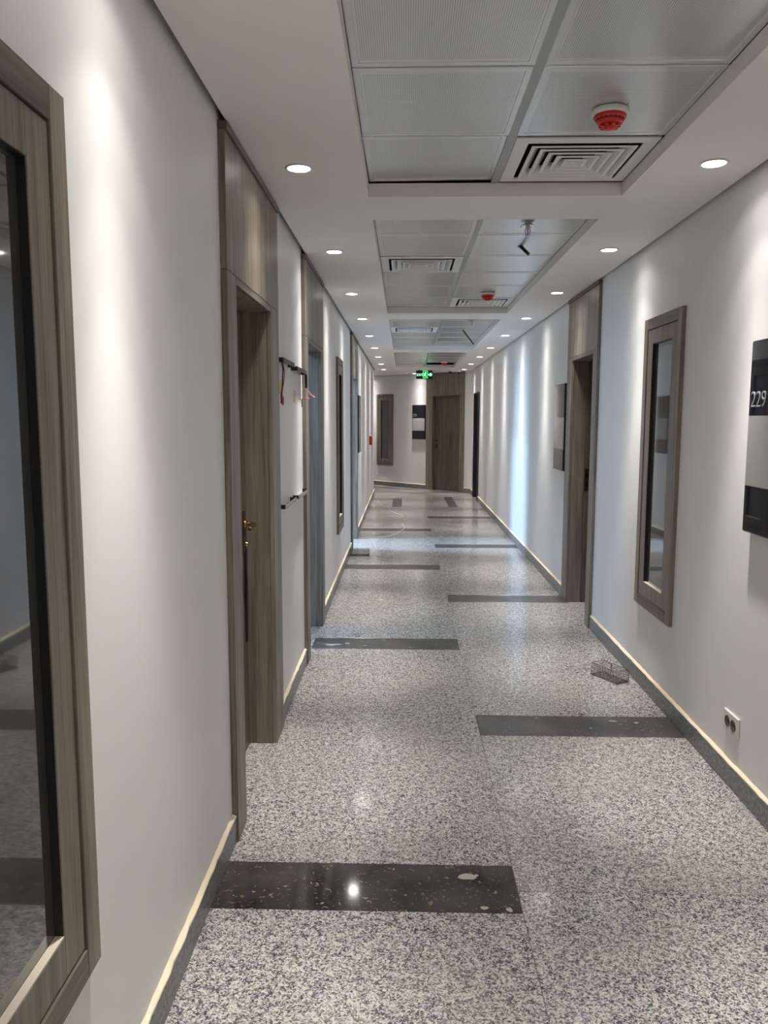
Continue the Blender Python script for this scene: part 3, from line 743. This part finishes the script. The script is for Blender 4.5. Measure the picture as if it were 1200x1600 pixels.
# ------------------------------------------------------------------ room signs
def room_sign(c, pos, w, label, number=None):
    p, rz = pos(c); root = tag(empty('room_sign', p+Vector((0, 0, 1.14)), rz), label, 'room sign', 'tall glass room signs')
    hh = .775; T_ = .036
    B(-w/2, w/2, -T_+.003, -.001, 0, hh, bev=.002).build('case', M_SEDGE, root)
    e = .006
    B(-w/2+e, w/2-e, -T_, -T_+.0028, .475+.001, hh-e).build('header_panel', M_SBLACK, root)
    B(-w/2+e, w/2-e, -T_, -T_+.0028, .192, .475).build('name_panel', M_SGREY, root)
    B(-w/2+e, w/2-e, -T_, -T_+.0028, e, .192-.001).build('footer_panel', M_SBLACK, root)
    if number: text_mesh(number, .092, 'number', M_DIGIT, root, (-w/2+.020, -T_-.0012, .510))
room_sign(3.048, on_right, .45, 'large black and grey glass sign reading 229 at the right edge', '229')
room_sign(7.23, on_right, .45, 'black and grey glass sign seen edge-on beyond the right doorway')
room_sign(1.555, on_end, .40, 'black sign with grey middle reading 231 beside the end door', '231')
room_sign(10.83, on_left, .45, 'dark sign seen edge-on beyond the third left door')

# ------------------------------------------------------------------ unfinished sign rails with loose wires on the left wall
def rail(y0, y1, z, label):
    p, rz = on_left((y0+y1)/2); L = y1-y0
    root = tag(empty('sign_rail', p+Vector((0, 0, z)), rz), label, 'sign rail', 'bare top rails of unfinished signs')
    B(-L/2, L/2, -.038, -.0005, -.004, 0, bev=.0008).build('top_plate', M_RAIL, root)
    B(-L/2, L/2, -.038, -.034, -.024, -.0045, bev=.0006).build('front_lip', M_RAIL, root)
    for a in (-L/2, L/2-.003): B(a, a+.003, -.0335, -.0005, -.024, -.0045).build('end_plate', M_RAIL, root)
    return root, L
r1, L = rail(3.97, 4.38, 1.905, 'black metal sign rail on the left wall beside the first doorway, wires dangling')
t = MB(); t.tube(spline([(-L/2+.03, -.020, -.006), (-L/2+.045, -.028, -.05), (-L/2+.055, -.024, -.10), (-L/2+.050, -.022, -.15), (-L/2+.02, -.022, -.185)]), .0034, 8); t.build('black_lead', M_BLACK, r1)
t = MB(); t.tube(spline([(-L/2+.034, -.022, -.006), (-L/2+.060, -.032, -.06), (-L/2+.062, -.028, -.12), (-L/2+.020, -.026, -.18), (-L/2+.034, -.026, -.235), (-L/2+.060, -.026, -.225), (-L/2+.05, -.028, -.195)]), .0024, 8); t.build('red_lead', M_REDWIRE, r1)
t = MB(); t.lathe([(0, 0), (.006, 0), (.006, .045), (0, .045)], 12, (0, 0, -1), (-L/2+.018, -.024, -.185)); t.build('connector', M_REDWIRE, r1)
B(-L/2+.10, -L/2+.155, -.0016, -.0003, -.175, -.105).build('yellow_tape', M_YELLOW, r1)
r2, L = rail(4.49, 4.93, 1.895, 'black metal sign rail on the left wall next to the second doorway')
B(L/2-.016, L/2-.002, -.040, -.026, -.105, -.024, bev=.002).build('drop_end', M_RAIL, r2)
t = MB(); t.tube(spline([(L/2-.010, -.034, -.10), (L/2-.005, -.050, -.13), (L/2-.003, -.066, -.150), (L/2-.001, -.088, -.164)]), .0022, 8); t.build('pink_lead', M_PINKWIRE, r2)
B(-L/2+.10, -L/2+.17, -.0016, -.0003, -.20, -.13).build('yellow_tape', M_YELLOW, r2)
lw = tag(empty('loose_wire', (XL, 4.86, 1.70), PI/2), 'short red wire sticking out of the left wall below the second sign rail', 'wire')
t = MB(); t.tube(spline([(0, .0, .02), (0, -.016, .022), (0, -.04, .025), (.006, -.066, .024)]), .0022, 8); t.build('insulation', M_REDWIRE, lw)
t = MB(); t.tube([(0, -.012, .022), (-.002, -.014, -.005), (-.002, -.014, -.030)], .003, 8); t.build('black_end', M_BLACK, lw)
def tray(y0, y1, z, label, m):
    p, rz = on_left((y0+y1)/2); L = y1-y0
    root = tag(empty('sign_tray', p+Vector((0, 0, z)), rz), label, 'sign tray', 'bare bottom trays of unfinished signs')
    B(-L/2, L/2, -.038, -.0005, 0, .004, bev=.0008).build('base_plate', m, root)
    B(-L/2, L/2, -.038, -.034, .0042, .024, bev=.0006).build('front_lip', m, root)
    for a in (-L/2, L/2-.004): B(a, a+.004, -.0335, -.0005, .0042, .024).build('end_plate', M_RAIL, root)
tray(3.99, 4.40, 1.135, 'silver metal tray low on the left wall, nearer one beside the first doorway', M_TRAY)
tray(4.50, 4.94, 1.135, 'silver metal tray low on the left wall, farther one by the second doorway', M_TRAY)

# ------------------------------------------------------------------ fire call point, socket
p, rz = on_left(14.55)
fc = tag(empty('fire_call_point', p+Vector((0, 0, 1.12)), rz), 'small red fire call point on the far left wall', 'call point')
B(-.055, .055, -.050, -.0005, 0, .165, bev=.004).build('box', M_RED, fc)
B(-.036, .036, -.053, -.0502, .035, .125, bev=.001).build('front_plate', M_WHITE, fc); B(-.020, .020, -.0545, -.0532, .055, .105).build('press_pane', M_SBLACK, fc)
p, rz = on_right(3.335)
so = tag(empty('power_socket', p+Vector((0, 0, .232)), rz), 'white twin power socket low on the right wall', 'socket')
B(-.074, .074, -.011, -.0005, 0, .092, bev=.003).build('plate', M_WHITE, so)
for s_ in (-.030, .030):
    w_ = MB().lathe([(.0255, .0), (.0255, .0025), (.0235, .0025), (.0225, .0006), (0, .0006)], 28, (0, -1, 0), (s_, -.011, .046)).build('socket_well', M_SOCK, so)
    for q in (-.009, .009): MB().lathe([(.003, 0), (.003, .001), (0, .001)], 10, (0, -1, 0), (s_+q, -.0116, .046)).build('pin_hole', M_BLACK, w_)

# ------------------------------------------------------------------ wire cages on the floor
def cage(loc, rz, label):
    root = tag(empty('wire_cage', loc, rz), label, 'wire cage', 'small wire cages left on the floor')
    a, b, h_ = .109, .049, .076; r = .0010
    t = MB()
    for z in (.002, h_):
        pts = [(-a, -b, z), (a, -b, z), (a, b, z), (-a, b, z), (-a, -b, z)]
        for p0, p1 in zip(pts, pts[1:]): t.tube([p0, p1], .0019, 6)
    for x, y in ((-a, -b), (a, -b), (a, b), (-a, b)): t.tube([(x, y, .002), (x, y, h_)], .0019, 6)
    t.build('frame', M_RUST, root)
    def panel(o, u, v, nu, nv, nm):
        o, u, v = Vector(o), Vector(u), Vector(v); t = MB()
        for i in range(1, nu): t.tube([o+u*i/nu, o+u*i/nu+v], r, 4)
        for j in range(1, nv): t.tube([o+v*j/nv, o+v*j/nv+u], r, 4)
        tag(t.build(nm, M_RUST, root), kind='stuff')
    panel((-a, -b, .002), (2*a, 0, 0), (0, 2*b, 0), 16, 7, 'mesh_floor')
    panel((-a, -b, .002), (2*a, 0, 0), (0, 0, h_-.002), 16, 6, 'mesh_side'); panel((-a, b, .002), (2*a, 0, 0), (0, 0, h_-.002), 16, 6, 'mesh_side')
    panel((-a, -b, .002), (0, 2*b, 0), (0, 0, h_-.002), 7, 6, 'mesh_end'); panel((a, -b, .002), (0, 2*b, 0), (0, 0, h_-.002), 7, 6, 'mesh_end')
    t = MB(); t.tube(spline([(-.03, b-.004, h_), (-.026, b-.012, h_-.02), (-.020, b-.02, h_-.034), (-.006, b-.024, h_-.040)]), .0028, 6); t.build('hook', M_BLACK, root)
cage((1.286, 4.758, 0.0004), math.radians(-60), 'small brown wire cage by the right skirting near the framed glass panel')
cage((-.515, 9.11, 0.0004), math.radians(1), 'small wire cage against the left skirting before the third left door')

# ------------------------------------------------------------------ loose cable on the far floor
pts = [(-.60, 15.99), (-.41, 14.47), (-.28, 14.0), (-.22, 13.53), (-.08, 13.1), (-.01, 12.81), (-.03, 12.55), (.03, 12.33), (-.02, 11.88), (.01, 11.47), (-.02, 11.2), (-.07, 11.01), (-.20, 10.65), (-.39, 10.50), (-.55, 10.46)]
t = MB(); t.tube(spline([(x, y, .0048) for x, y in pts], 6), .0042, 8)
tag(t.build('floor_cable', M_CABLEW), 'thin white cable winding across the far corridor floor', 'cable')
